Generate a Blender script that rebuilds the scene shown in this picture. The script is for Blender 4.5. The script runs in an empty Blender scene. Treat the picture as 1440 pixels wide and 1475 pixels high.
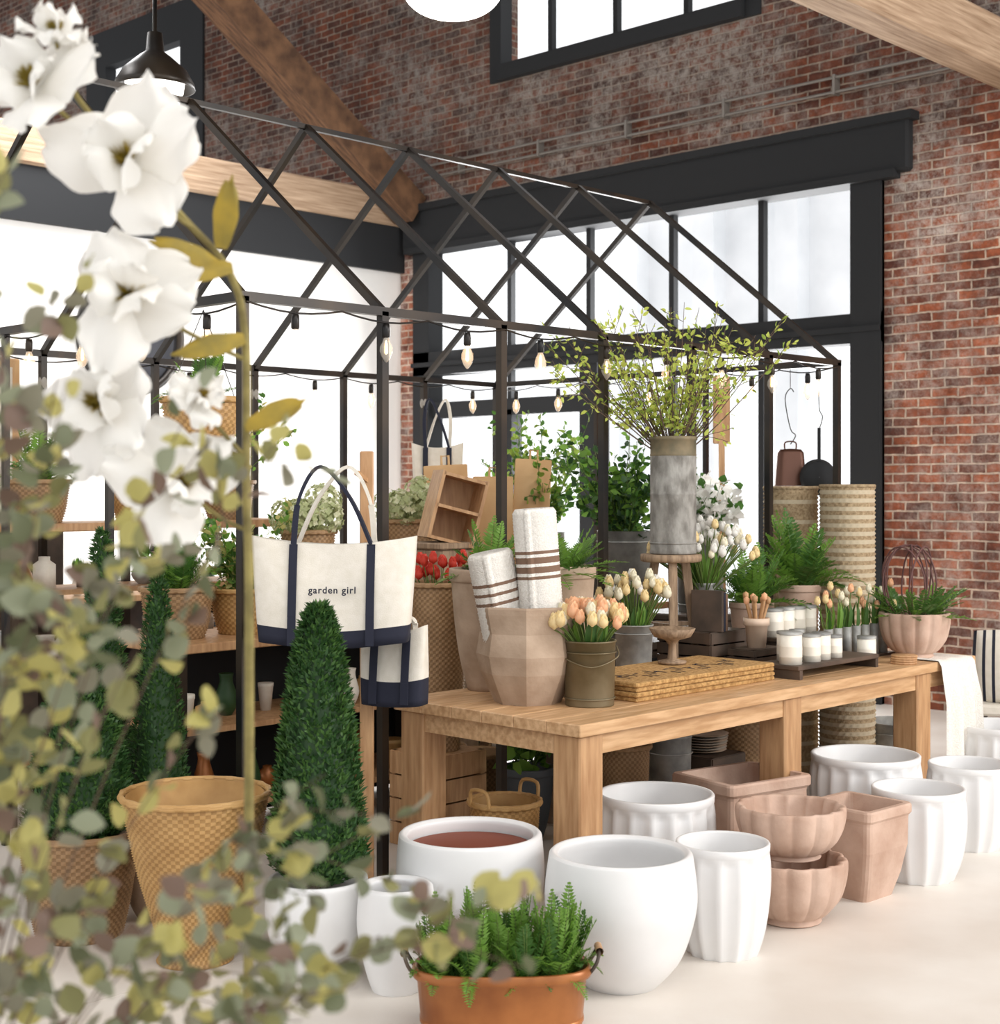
import bpy, math, random
from mathutils import Vector, Matrix, noise
random.seed(7)
TH=math.radians(-46.05)
CT,ST=math.cos(TH),math.sin(TH)
def W(x,y): return (x*CT-y*ST, x*ST+y*CT)
S=bpy.context.scene
try:
    S.view_settings.view_transform='Standard'
    S.view_settings.look='None'
except Exception: pass
# ---------------------------------------------------------------- materials
MATS={}
def mat(name,c,rough=.6,metal=0,c2=None,scale=8,bump=0,bscale=None,emit=0,stretch=None,trans=0,lo=.35,hi=.65):
    if name in MATS: return MATS[name]
    m=bpy.data.materials.new(name); m.use_nodes=True
    nt=m.node_tree; N=nt.nodes; L=nt.links
    p=N['Principled BSDF']
    p.inputs['Base Color'].default_value=(*c,1)
    p.inputs['Roughness'].default_value=rough
    p.inputs['Metallic'].default_value=metal
    if trans: p.inputs['Transmission Weight'].default_value=trans
    if emit:
        p.inputs['Emission Color'].default_value=(*c,1); p.inputs['Emission Strength'].default_value=emit
    tc=N.new('ShaderNodeTexCoord'); mp=N.new('ShaderNodeMapping')
    L.new(tc.outputs['Object'],mp.inputs['Vector'])
    if stretch: mp.inputs['Scale'].default_value=stretch
    if c2:
        n=N.new('ShaderNodeTexNoise'); n.inputs['Scale'].default_value=scale; n.inputs['Detail'].default_value=6
        L.new(mp.outputs[0],n.inputs['Vector'])
        r=N.new('ShaderNodeValToRGB'); r.color_ramp.elements[0].position=lo; r.color_ramp.elements[1].position=hi
        r.color_ramp.elements[0].color=(*c,1); r.color_ramp.elements[1].color=(*c2,1)
        L.new(n.outputs['Fac'],r.inputs['Fac']); L.new(r.outputs[0],p.inputs['Base Color'])
    if bump:
        n2=N.new('ShaderNodeTexNoise'); n2.inputs['Scale'].default_value=bscale or scale*3; n2.inputs['Detail'].default_value=5
        L.new(mp.outputs[0],n2.inputs['Vector'])
        b=N.new('ShaderNodeBump'); b.inputs['Strength'].default_value=bump; b.inputs['Distance'].default_value=.01
        L.new(n2.outputs['Fac'],b.inputs['Height']); L.new(b.outputs[0],p.inputs['Normal'])
    MATS[name]=m; return m
def leafmat(name,c,tr=.35,rough=.55,c2=None):
    if name in MATS: return MATS[name]
    m=mat(name,c,rough,c2=c2,scale=25)
    nt=m.node_tree; N=nt.nodes; L=nt.links
    t=N.new('ShaderNodeBsdfTranslucent'); t.inputs['Color'].default_value=(*[min(1,x*1.25) for x in c],1)
    mx=N.new('ShaderNodeMixShader'); mx.inputs[0].default_value=tr
    L.new(N['Principled BSDF'].outputs[0],mx.inputs[1]); L.new(t.outputs[0],mx.inputs[2])
    L.new(mx.outputs[0],N['Material Output'].inputs['Surface'])
    return m
def brickmat():
    m=bpy.data.materials.new('red_brick'); m.use_nodes=True
    nt=m.node_tree; N=nt.nodes; L=nt.links; p=N['Principled BSDF']; p.inputs['Roughness'].default_value=.9
    def nz(scale,detail,vec,rough=.6):
        n=N.new('ShaderNodeTexNoise'); n.inputs['Scale'].default_value=scale; n.inputs['Detail'].default_value=detail; n.inputs['Roughness'].default_value=rough
        L.new(vec,n.inputs['Vector']); return n
    def ramp(src,a,b,ca,cb):
        r=N.new('ShaderNodeValToRGB'); r.color_ramp.elements[0].position=a; r.color_ramp.elements[1].position=b
        r.color_ramp.elements[0].color=(*ca,1); r.color_ramp.elements[1].color=(*cb,1); L.new(src,r.inputs[0]); return r.outputs[0]
    def mix(mode,f,a,b):
        x=N.new('ShaderNodeMixRGB'); x.blend_type=mode
        for k,v in((0,f),(1,a),(2,b)):
            if isinstance(v,(int,float)): x.inputs[k].default_value=v
            elif isinstance(v,tuple): x.inputs[k].default_value=(*v,1)
            else: L.new(v,x.inputs[k])
        return x.outputs[0]
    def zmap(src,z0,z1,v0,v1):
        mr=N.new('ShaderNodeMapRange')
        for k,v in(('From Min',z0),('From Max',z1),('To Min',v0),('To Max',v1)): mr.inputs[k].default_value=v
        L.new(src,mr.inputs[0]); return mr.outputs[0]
    tc=N.new('ShaderNodeTexCoord'); obj=tc.outputs['Object']; sp=N.new('ShaderNodeSeparateXYZ'); L.new(obj,sp.inputs[0])
    ad=N.new('ShaderNodeMath'); ad.operation='ADD'; L.new(sp.outputs[0],ad.inputs[0]); L.new(sp.outputs[1],ad.inputs[1])
    cb=N.new('ShaderNodeCombineXYZ'); L.new(ad.outputs[0],cb.inputs[0]); L.new(sp.outputs[2],cb.inputs[1])
    dn=nz(9,3,obj)
    sc=N.new('ShaderNodeVectorMath'); sc.operation='SCALE'; sc.inputs['Scale'].default_value=.022; L.new(dn.outputs['Color'],sc.inputs[0])
    va=N.new('ShaderNodeVectorMath'); va.operation='ADD'; L.new(cb.outputs[0],va.inputs[0]); L.new(sc.outputs[0],va.inputs[1])
    b=N.new('ShaderNodeTexBrick'); L.new(va.outputs[0],b.inputs['Vector'])
    b.inputs['Scale'].default_value=1; b.inputs['Brick Width'].default_value=.205; b.inputs['Row Height'].default_value=.068
    b.inputs['Mortar Size'].default_value=.009; b.inputs['Mortar Smooth'].default_value=.35; b.inputs['Bias'].default_value=-.12
    b.inputs['Color1'].default_value=(.36,.105,.045,1); b.inputs['Color2'].default_value=(.08,.03,.024,1); b.inputs['Mortar'].default_value=(.56,.46,.38,1)
    v1=nz(3.2,5,obj,.7); v2=nz(17,4,obj,.7)
    col=mix('MULTIPLY',1,b.outputs['Color'],ramp(v1.outputs['Fac'],.3,.72,(.45,.43,.43),(1.35,1.22,1.1)))
    col=mix('MULTIPLY',1,col,ramp(v2.outputs['Fac'],.3,.7,(.6,.57,.57),(1.25,1.25,1.25)))
    n=nz(.9,10,obj,.74); n3=nz(11,8,obj,.85)
    pm=mix('MULTIPLY',1,ramp(n.outputs['Fac'],.42,.60,(0,0,0),(1,1,1)),ramp(n3.outputs['Fac'],.42,.58,(.05,.05,.05),(1,1,1)))
    pm=mix('MULTIPLY',1,pm,zmap(sp.outputs[2],2.2,4.2,.55,1.0))
    col=mix('MIX',pm,col,(.64,.56,.50))
    n4=nz(7,8,obj,.8)
    col=mix('MIX',ramp(n4.outputs['Fac'],.57,.67,(0,0,0),(.5,.5,.5)),col,(.44,.34,.29))
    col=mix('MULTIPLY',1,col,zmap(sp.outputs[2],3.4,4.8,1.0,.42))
    L.new(col,p.inputs['Base Color'])
    bp=N.new('ShaderNodeBump'); bp.inputs['Strength'].default_value=.8; bp.inputs['Distance'].default_value=.015; bp.invert=True
    L.new(b.outputs['Fac'],bp.inputs['Height']); L.new(bp.outputs[0],p.inputs['Normal'])
    return m
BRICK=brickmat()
FLOOR=mat('pale_concrete',(.70,.64,.575),.42,c2=(.82,.78,.725),scale=1.4,bump=.05,bscale=30)
WHITE=mat('white_glaze',(.74,.735,.735),.4,c2=(.80,.795,.79),scale=4)
TERRA=mat('terracotta_pink',(.44,.285,.21),.8,c2=(.60,.43,.34),scale=6,bump=.15,bscale=60)
TAN=mat('tan_clay',(.34,.24,.165),.85,c2=(.48,.36,.265),scale=7,bump=.2,bscale=60)
WOOD=mat('oak_wood',(.46,.26,.12),.45,c2=(.66,.42,.23),scale=5,stretch=(1,9,9),bump=.1)
WOODV=mat('oak_wood_leg',(.38,.20,.09),.5,c2=(.54,.32,.16),scale=5,stretch=(9,9,1),bump=.1)
BEAM=mat('old_timber',(.25,.155,.09),.85,c2=(.50,.36,.245),scale=4,stretch=(.6,10,10),bump=.5,lo=.3,hi=.7)
BEAMD=mat('dark_timber',(.07,.032,.015),.8,c2=(.19,.095,.045),scale=3,stretch=(2,12,2),bump=.5)
DWOOD=mat('dark_wood',(.04,.028,.02),.6,c2=(.10,.065,.045),scale=6)
BLACK=mat('black_steel',(.008,.008,.009),.38,metal=.35,c2=(.035,.024,.015),scale=3)
DFRAME=mat('charcoal_paint',(.010,.011,.013),.8)
WICK=mat('wicker_honey',(.46,.26,.09),.5,c2=(.58,.35,.135),scale=9)
WICK_SHADE=mat('wicker_honey_shaded',(.33,.175,.055),.55,c2=(.42,.24,.085),scale=9)  # darker copy of the honey cane: shade between strands painted as colour
WICKD=mat('wicker_brown',(.29,.165,.075),.55,c2=(.40,.245,.12),scale=9)
WICKD_SHADE=mat('wicker_brown_shaded',(.20,.11,.045),.6,c2=(.27,.155,.07),scale=9)  # brown cane with the weave's shade painted in
GALV=mat('galvanized',(.22,.22,.21),.6,metal=.35,c2=(.46,.46,.44),scale=9,bump=.15)
ZINC=mat('weathered_zinc',(.15,.14,.125),.8,metal=.05,c2=(.34,.33,.305),scale=22,bump=.3,stretch=(1,1,.5))
RUST=mat('rusty_rim',(.12,.11,.07),.7,metal=.2,c2=(.22,.17,.10),scale=14)
OLIVE=mat('olive_metal',(.13,.10,.05),.45,metal=.4,c2=(.22,.18,.11),scale=6)
COPPER=mat('copper_orange',(.25,.08,.02),.35,metal=.35,c2=(.45,.17,.05),scale=5)
SOIL=mat('soil',(.05,.03,.02),.95,c2=(.1,.06,.04),scale=60,bump=.5)
CANVAS=mat('canvas',(.70,.65,.56),.9,c2=(.76,.71,.63),scale=30,bump=.15,bscale=250)
NAVY=mat('navy_canvas',(.012,.014,.03),.85)
COIR=mat('coir',(.36,.19,.06),.95,c2=(.62,.38,.15),scale=60,bump=.6,bscale=220)
CREAM=mat('cream_knit',(.74,.70,.64),.95,c2=(.84,.81,.76),scale=120,bump=.5,bscale=160)
BROWN=mat('brown_knit',(.20,.12,.08),.95)
JUTE=mat('jute',(.26,.18,.10),.95,c2=(.44,.33,.20),scale=60,bump=.5,bscale=150)
JUTEB=mat('jute_bleached',(.50,.42,.30),.95)
DRY=mat('white_plaster',(.86,.85,.83),.8,c2=(.9,.89,.87),scale=2)
STEM=mat('twig_brown',(.12,.075,.05),.8)
STEMG=mat('stem_green',(.10,.16,.03),.6)
MSTEM=mat('magnolia_stem',(.14,.11,.03),.7,c2=(.28,.23,.07),scale=20)
G1=leafmat('leaf_mid',(.06,.15,.025)); G2=leafmat('leaf_bright',(.16,.31,.045),.4); G3=leafmat('leaf_dark',(.025,.07,.02),.15)
TG1=leafmat('cypress_a',(.028,.085,.018),.15); TG2=leafmat('cypress_b',(.065,.15,.03),.2)
E1=leafmat('euc_olive',(.24,.235,.095),.4); E2=leafmat('euc_grey',(.23,.22,.16),.4); E3=leafmat('euc_lime',(.47,.43,.15),.45); E4=leafmat('euc_brown',(.19,.125,.095),.3); E5=leafmat('euc_sage',(.27,.295,.20),.4); E6=leafmat('euc_deep',(.12,.135,.07),.3)
YL=leafmat('bud_lime',(.52,.58,.12),.5); YG=leafmat('bud_green',(.26,.36,.06),.4)
PET=leafmat('petal_white',(.84,.82,.78),.3,.85); PC=leafmat('tulip_cream',(.86,.80,.64),.3); PP=leafmat('tulip_peach',(.88,.52,.30),.3); PY=leafmat('tulip_yellow',(.88,.70,.38),.3)
RED=leafmat('petal_red',(.65,.05,.025),.3); OCH=leafmat('magnolia_leaf',(.42,.30,.04),.3,c2=(.22,.18,.04)); HYD=leafmat('hydrangea_green',(.46,.50,.26),.3); HYD2=leafmat('hydrangea_pale',(.70,.70,.48),.3)
WAX=mat('candle_wax',(.85,.80,.70),.4); LABEL=mat('paper_label',(.80,.74,.64),.8)
def glassmat():
    m=mat('bulb_glass',(1,.93,.82),.05); N=m.node_tree.nodes; L=m.node_tree.links
    t=N.new('ShaderNodeBsdfTransparent'); mx=N.new('ShaderNodeMixShader'); mx.inputs[0].default_value=.3
    L.new(t.outputs[0],mx.inputs[1]); L.new(N['Principled BSDF'].outputs[0],mx.inputs[2]); L.new(mx.outputs[0],N['Material Output'].inputs['Surface'])
    return m
GLASS=glassmat()
GLOW=mat('filament',(1,.6,.22),.5,emit=9)
LAMPW=mat('lamp_glow',(1,.95,.88),.5,emit=5)
# ---------------------------------------------------------------- mesh builder
class MB:
    def __init__(s): s.v=[];s.f=[];s.m=[];s.s=[];s.mats=[];s.M=None
    def mi(s,m):
        if m not in s.mats: s.mats.append(m)
        return s.mats.index(m)
    def add(s,vs,fs,m,smooth=True):
        o=len(s.v)
        if s.M is not None: vs=[s.M@Vector(v) for v in vs]
        s.v.extend([tuple(v) for v in vs])
        call=callable(m)
        k0=None if call else s.mi(m)
        for i,f in enumerate(fs):
            s.f.append([o+q for q in f]); s.m.append(s.mi(m(i)) if call else k0); s.s.append(smooth)
def build(mb,name,x=0,y=0,z=0,rot=0,world=False,parent=None):
    me=bpy.data.meshes.new(name); me.from_pydata(mb.v,[],mb.f)
    for m in mb.mats: me.materials.append(m)
    me.polygons.foreach_set('material_index',mb.m); me.polygons.foreach_set('use_smooth',mb.s); me.update()
    o=bpy.data.objects.new(name,me); S.collection.objects.link(o)
    if world: o.location=(x,y,z); o.rotation_euler=(0,0,rot)
    else:
        a,b=W(x,y); o.location=(a,b,z); o.rotation_euler=(0,0,rot+TH)
    if parent: 
        o.parent=parent; o.matrix_parent_inverse=parent.matrix_world.inverted()
    return o
def dup(o,x,y,z,rot=0,sc=1):
    n=o.copy(); a,b=W(x,y); n.location=(a,b,z); n.rotation_euler=(0,0,rot+TH); n.scale=(sc,sc,sc); S.collection.objects.link(n); return n
def box(mb,c,s,m,rot=0,bev=.0):
    cx,cy,cz=c; hx,hy,hz=s[0]/2,s[1]/2,s[2]/2
    cr,sr=math.cos(rot),math.sin(rot)
    def T(x,y,z): return (cx+x*cr-y*sr,cy+x*sr+y*cr,cz+z)
    if bev<=0:
        vs=[T(a*hx,b*hy,d*hz) for a in(-1,1) for b in(-1,1) for d in(-1,1)]
        fs=[(0,1,3,2),(4,6,7,5),(0,4,5,1),(2,3,7,6),(0,2,6,4),(1,5,7,3)]
        mb.add(vs,fs,m,False); return
    b_=min(bev,hx*.45,hy*.45,hz*.45)
    vs=[];fs=[]
    rings=[(-hz,b_),(-hz+b_,0),(hz-b_,0),(hz,b_)]
    for zz,i in rings:
        X,Y=hx-i,hy-i
        for (px,py) in [(-X+b_,-Y),(X-b_,-Y),(X,-Y+b_),(X,Y-b_),(X-b_,Y),(-X+b_,Y),(-X,Y-b_),(-X,-Y+b_)]:
            vs.append(T(px,py,zz))
    for j in range(3):
        for i in range(8):
            fs.append((j*8+i,j*8+(i+1)%8,(j+1)*8+(i+1)%8,(j+1)*8+i))
    fs.append(tuple(range(7,-1,-1))); fs.append(tuple(range(24,32)))
    mb.add(vs,fs,m,False)
def bb(mb,x0,x1,y0,y1,z0,z1,m,bev=0): box(mb,((x0+x1)/2,(y0+y1)/2,(z0+z1)/2),(x1-x0,y1-y0,z1-z0),m,0,bev)
def beam(mb,p,q,w,h,m):
    p=Vector(p);q=Vector(q);d=(q-p).normalized(); up=Vector((0,0,1))
    if abs(d.z)>.98: up=Vector((0,1,0))
    s=d.cross(up).normalized(); u=s.cross(d)
    vs=[]
    for c in(p,q):
        for a,b in((-1,-1),(1,-1),(1,1),(-1,1)): vs.append(c+s*a*w/2+u*b*h/2)
    mb.add(vs,[(0,3,2,1),(4,5,6,7),(0,1,5,4),(1,2,6,5),(2,3,7,6),(3,0,4,7)],m,False)
def cat(pts,n=5):
    P=[pts[0]]+list(pts)+[pts[-1]]; out=[]
    for i in range(1,len(P)-2):
        for k in range(n):
            t=k/n; out.append(tuple(.5*((2*P[i][c])+(-P[i-1][c]+P[i+1][c])*t+(2*P[i-1][c]-5*P[i][c]+4*P[i+1][c]-P[i+2][c])*t*t+(-P[i-1][c]+3*P[i][c]-3*P[i+1][c]+P[i+2][c])*t**3) for c in range(len(P[0]))))
    out.append(tuple(pts[-1])); return out
def lathe(mb,prof,m,seg=40,c=(0,0,0),mod=None,smooth=True,mf=None):
    vs=[];fs=[]
    for j,(r,z) in enumerate(prof):
        for i in range(seg):
            th=2*math.pi*i/seg; rr=mod(th,r,z,j) if mod else r
            vs.append((c[0]+rr*math.cos(th),c[1]+rr*math.sin(th),c[2]+z))
    for j in range(len(prof)-1):
        for i in range(seg):
            fs.append((j*seg+i,j*seg+(i+1)%seg,(j+1)*seg+(i+1)%seg,(j+1)*seg+i))
    mm=m
    if mf: mm=lambda k:mf(k//seg,k%seg)
    elif callable(m): mm=lambda k:m(k//seg)
    mb.add(vs,fs,mm,smooth)
def disc(mb,r,z,m,c=(0,0),seg=28):
    mb.add([(c[0]+r*math.cos(2*math.pi*i/seg),c[1]+r*math.sin(2*math.pi*i/seg),z) for i in range(seg)],[tuple(range(seg))],m,False)
def tube(mb,pts,r,m,seg=6,closed=False):
    P=[Vector(p) for p in pts]; n=len(P); vs=[];fs=[]; pu=None
    for i,p in enumerate(P):
        a=P[(i-1)%n] if (i>0 or closed) else p; b=P[(i+1)%n] if (i<n-1 or closed) else p
        d=(b-a).normalized() if (b-a).length>1e-9 else Vector((0,0,1))
        if pu is None: pu=Vector((0,0,1)) if abs(d.z)<.9 else Vector((1,0,0))
        s=d.cross(pu).normalized(); u=s.cross(d).normalized(); pu=u
        rr=r[i] if isinstance(r,(list,tuple)) else r
        for k in range(seg):
            t=2*math.pi*k/seg; vs.append(p+s*math.cos(t)*rr+u*math.sin(t)*rr)
    for i in range(n if closed else n-1):
        j=(i+1)%n
        for k in range(seg): fs.append((i*seg+k,i*seg+(k+1)%seg,j*seg+(k+1)%seg,j*seg+k))
    mb.add(vs,fs,m,True)
def ring(mb,R,r,z,m,n=48,c=(0,0),sx=1,wob=0,k=0):
    pts=[(c[0]+sx*(R+wob*math.cos(k*2*math.pi*i/n))*math.cos(2*math.pi*i/n),c[1]+(R+wob*math.cos(k*2*math.pi*i/n))*math.sin(2*math.pi*i/n),z) for i in range(n)]
    tube(mb,pts,r,m,6,True)
def rv(s=1): return Vector((random.uniform(-s,s),random.uniform(-s,s),random.uniform(-s,s)))
def leaf(mb,p,d,n,L,Wd,m,fold=.15,bend=.15):
    p=Vector(p);d=Vector(d).normalized(); s=d.cross(Vector(n))
    if s.length<1e-4: s=d.cross(Vector((1,.3,.2)))
    s.normalize(); n=s.cross(d)
    c1=p+d*L*.33; c2=p+d*L*.72-n*L*bend*.4; tip=p+d*L-n*L*bend
    w1=Wd*.5; w2=Wd*.42; f=n*Wd*fold
    vs=[p,c1,c1-s*w1+f,c1+s*w1+f,c2,c2-s*w2+f,c2+s*w2+f,tip]
    mb.add(vs,[(0,1,2),(0,3,1),(1,4,5,2),(1,3,6,4),(4,7,5),(4,6,7)],m,True)
def rleaf(mb,p,d,n,L,Wd,m):
    p=Vector(p);d=Vector(d).normalized(); s=d.cross(Vector(n))
    if s.length<1e-4: s=d.cross(Vector((1,.3,.2)))
    s.normalize(); n=s.cross(d); b=random.uniform(-.15,.3)
    prof=[(0.0,0),(.18,.33),(.42,.5),(.68,.43),(.88,.22),(1,0)]
    P=lambda u,v: p+d*L*u+s*v*Wd+n*(abs(v)*Wd*.3-b*L*u*u)
    vs=[P(u,0) for u,v in prof]+[P(u,v) for u,v in prof[1:-1]]+[P(u,-v) for u,v in prof[1:-1]]
    fs=[(0,6,1),(1,6,7,2),(2,7,8,3),(3,8,9,4),(4,9,5),(0,1,10),(1,2,11,10),(2,3,12,11),(3,4,13,12),(4,5,13)]
    mb.add(vs,fs,m,True)
def dia(mb,p,d,n,L,Wd,m):
    p=Vector(p);d=Vector(d).normalized(); s=d.cross(Vector(n))
    if s.length<1e-4: s=d.cross(Vector((1,.3,.2)))
    s.normalize()
    mb.add([p,p+d*L*.35-s*Wd/2,p+d*L,p+d*L*.35+s*Wd/2],[(0,3,2,1)],m,True)
def bez(a,b,c,n=10):
    a=Vector(a);b=Vector(b);c=Vector(c); return [a*(1-t)**2+b*2*t*(1-t)+c*t*t for t in [i/n for i in range(n+1)]]
def frond(mb,p,az,L,rise,droop,w,m,n=22):
    p=Vector(p); h=Vector((math.cos(az),math.sin(az),0)); pts=[]; tw=random.uniform(-.25,.25)
    s=Vector((-math.sin(az),math.cos(az),0))
    for i in range(n+1):
        t=i/n; pts.append(p+h*L*(t*.9)+s*(L*tw*t*t)+Vector((0,0,rise*t-droop*t*t)))
    tube(mb,pts[::4]+[pts[-1]],.0013,STEMG,3)
    ln=sum((pts[i+1]-pts[i]).length for i in range(n))
    for i in range(3,n+1):
        t=i/n; d=(pts[i]-pts[i-1]).normalized(); nn=s.cross(d)
        ll=w*(math.sin(math.pi*min(1,(.15+.83*t)))**.7+.05)*random.uniform(.85,1.1)
        for sg in(-1,1):
            dia(mb,pts[i],s*sg+d*.55+rv(.16)-nn*.2,nn+rv(.35),ll,ln/n*.95,m)
def fern(mb,c,n=26,L=.2,w=.045,rise=.16,mats=(None,)):
    for i in range(n):
        az=2.4*i+random.uniform(-.3,.3); k=random.uniform(.55,1.1)
        q=random.random()
        frond(mb,(c[0]+.02*math.cos(az),c[1]+.02*math.sin(az),c[2]),az,L*k*(.35+.65*q),rise*(1.5-.6*q)*random.uniform(.8,1.2),rise*.9*q,w*random.uniform(.8,1.1),random.choice(mats))
FM=(G1,G2,G2)
def shrub(mb,base,tips,m,stem=STEM,r=.003,ll=.035,lw=.02,nl=14,spread=.03,start=.3,tw=2,lift=.5,twl=.12,leafy=leaf):
    base=Vector(base)
    for tp in tips:
        tp=Vector(tp); mid=base.lerp(tp,.45)+Vector((0,0,(tp-base).length*.18*lift))+rv(.03)
        pts=bez(base,mid,tp,10); tube(mb,pts,[r*(1-.07*i) for i in range(11)],stem,4)
        segs=[pts]
        for k in range(tw):
            i=random.randint(max(2,int(start*10)),9); d=(pts[i]-pts[i-1]).normalized()
            e=pts[i]+(d*.7+rv(.8)).normalized()*twl*random.uniform(.6,1.2)
            q=bez(pts[i],(pts[i]+e)/2+rv(.012),e,6); tube(mb,q,r*.45,stem,3); segs.append(q)
        for si,q in enumerate(segs):
            n=nl if si==0 else max(3,nl//2)
            for k in range(n):
                t=(start if si==0 else .15)+(1-(start if si==0 else .15))*(k+random.random()*.6)/n
                f=min(t,.999)*(len(q)-1); i=int(f); pp=q[i].lerp(q[min(i+1,len(q)-1)],f-i)
                d=(q[min(i+1,len(q)-1)]-q[i]).normalized()
                dd=(d*.5+rv(1)).normalized(); s=random.uniform(.65,1.15)
                leafy(mb,pp+dd*spread*random.random()*.4,dd,rv(1),ll*s,lw*s,random.choice(m))
def empty(name,x,y,z):
    e=bpy.data.objects.new(name,None); a,b=W(x,y); e.location=(a,b,z); e.rotation_euler=(0,0,TH); S.collection.objects.link(e); bpy.context.view_layer.update(); return e

# ---------------------------------------------------------------- room shell (building axes)
AW=9.8
mb=MB(); bb(mb,-8,AW+.35,-8,22,-.1,0,FLOOR)
JO=mat('floor_joint',(.60,.55,.49),.8)
for k in range(-2,3): bb(mb,-8,AW,k*3.6+.5,k*3.6+.504,0,.0008,JO)
build(mb,'floor',world=True)
ops=[(5.53,10.57,0,4.3),(6.6,9.55,5.3,7.2),(14.1,16.6,5.3,7.2)]
mb=MB()
bs=sorted({-5,22}|{o[0] for o in ops}|{o[1] for o in ops}); zs=[0,4.3,5.3,7.2,9]
for i in range(len(bs)-1):
    for j in range(len(zs)-1):
        bm=(bs[i]+bs[i+1])/2; zm=(zs[j]+zs[j+1])/2
        if any(o[0]<bm<o[1] and o[2]<zm<o[3] for o in ops): continue
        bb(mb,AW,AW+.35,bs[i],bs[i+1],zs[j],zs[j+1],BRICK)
build(mb,'wall_back',world=True)
mb=MB(); bb(mb,-3,AW+.35,-5,22,9,9.2,DWOOD); build(mb,'ceiling',world=True)
mb=MB(); bb(mb,-3,AW,10.8,10.95,0,3.68,DRY); build(mb,'wall_left',world=True)
mb=MB(); bb(mb,-3,AW,10.74,10.99,3.68,4.12,DFRAME); build(mb,'trim_1',world=True)
def win(name,b0,b1,z0,z1,muls,fr=.14,extra=None):
    mb=MB(); x0,x1=AW-.03,AW+.12
    bb(mb,x0,x1,b0,b0+fr,z0,z1,DFRAME); bb(mb,x0,x1,b1-fr,b1,z0,z1,DFRAME)
    bb(mb,x0,x1,b0+fr,b1-fr,z1-fr,z1,DFRAME)
    if z0>1: bb(mb,x0-.05,x1,b0+fr,b1-fr,z0,z0+fr,DFRAME)
    for q in muls: bb(mb,AW+.02,AW+.08,q-.025,q+.025,z0,z1,DFRAME)
    if extra: extra(mb)
    return build(mb,name,world=True)
def ex(mb):
    x0,x1=AW-.08,AW+.14
    bb(mb,x0,x1,5.3,10.7,3.88,4.3,DFRAME,.02)
    bb(mb,AW-.12,x1,5.25,10.75,4.24,4.3,DFRAME)
    bb(mb,AW-.1,x1,5.4,10.65,3.84,3.9,DFRAME)
    bb(mb,AW-.05,x1,5.53,10.57,2.66,2.88,DFRAME)
    bb(mb,AW-.08,x1,5.53,10.57,2.74,2.78,DFRAME)
    bb(mb,AW-.06,x1,5.53,5.78,0,3.85,DFRAME)
    bb(mb,AW-.05,x1,10.35,10.57,0,3.85,DFRAME)
    for q in (8.36,): bb(mb,AW-.03,x1,q-.1,q+.1,0,2.7,DFRAME)
    bb(mb,AW,x1,8.36,10.4,2.25,2.4,DFRAME); bb(mb,AW,x1,8.36,10.4,0,.35,DFRAME)
    bb(mb,AW,x1,9.3,9.46,0,2.3,DFRAME)
    bb(mb,AW,x1,5.7,8.36,0,.5,DFRAME)
win('window_1',5.53,10.57,0,4.3,(6.62,7.5,8.4,9.35),.1,ex)
win('window_2',6.6,9.55,5.3,7.2,(7.35,8.1,8.85))
win('window_3',14.1,16.6,5.3,7.2,(15.3,),.45)
mb=MB(); EXT=mat('pale_stone',(.93,.94,.95),.9,c2=(.72,.74,.76),scale=.5)
bb(mb,24,25,13,19.5,4.6,7.6,EXT); 
for k in range(4): bb(mb,23.6,24,13.2+k*1.9,13.7+k*1.9,-.1,7.6,EXT)
build(mb,'exterior_building',world=True)
mb=MB(); bb(mb,-3,AW,10.7,11.0,4.12,4.44,BEAM,.02); build(mb,'timber_beam',world=True)
mb=MB(); bb(mb,-3,AW,4.35,4.62,4.32,4.66,BEAM,.02); build(mb,'timber_beam',world=True)
mb=MB(); beam(mb,(9.7,10.55,4.25),(5.6,10.55,7.1),.26,.3,BEAMD); build(mb,'roof_brace',world=True)
mb=MB(); tube(mb,[(4.2,-2,5.0),(4.2,14,5.0)],.24,GALV,20)
for k in range(8): tube(mb,[(4.2,2*k-1,5.0),(4.2,2*k-.96,5.0)],.25,GALV,20)
build(mb,'air_duct',world=True)
mb=MB(); PIPE=mat('conduit_grey',(.22,.20,.18),.6,metal=.3)
for z in(4.55,4.66): tube(mb,[(9.74,4.7,z),(9.74,10.4,z)],.012,PIPE,6)
for k in range(6): bb(mb,9.72,9.798,4.9+k*1.0,4.92+k*1.0,4.53,4.68,PIPE)
build(mb,'conduit_pipes',world=True)
# ---------------------------------------------------------------- greenhouse
A0,A1,B0,B1,EZ,RZ=3.233,7.30,4.415,7.075,2.29,3.363
BM=(B0+B1)/2; t=.034
mb=MB()
fr=[A0+(A1-A0)*k/6 for k in range(7)]
for b in(B0,B1):
    beam(mb,(A0-.02,b,EZ),(A1+.02,b,EZ),t,t,BLACK)
    for a in fr:
        beam(mb,(a,b,0),(a,b,EZ),t,t,BLACK)
        beam(mb,(a,b,EZ),(a,BM,RZ),t*.8,t*.9,BLACK)
        bb(mb,a-.04,a+.04,b-.04,b+.04,0,.008,BLACK)
beam(mb,(A0-.02,BM,RZ),(A1+.02,BM,RZ),t*.7,t*.7,BLACK)
for a in(A0,A1): beam(mb,(a,B0,EZ),(a,B1,EZ),t,t,BLACK)
for a in(A0,A1):
    for b in (B0+.9,B1-.9): beam(mb,(a,b,0),(a,b,EZ),t*.8,t*.8,BLACK)
build(mb,'greenhouse_frame',world=True)
mb=MB()
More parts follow.
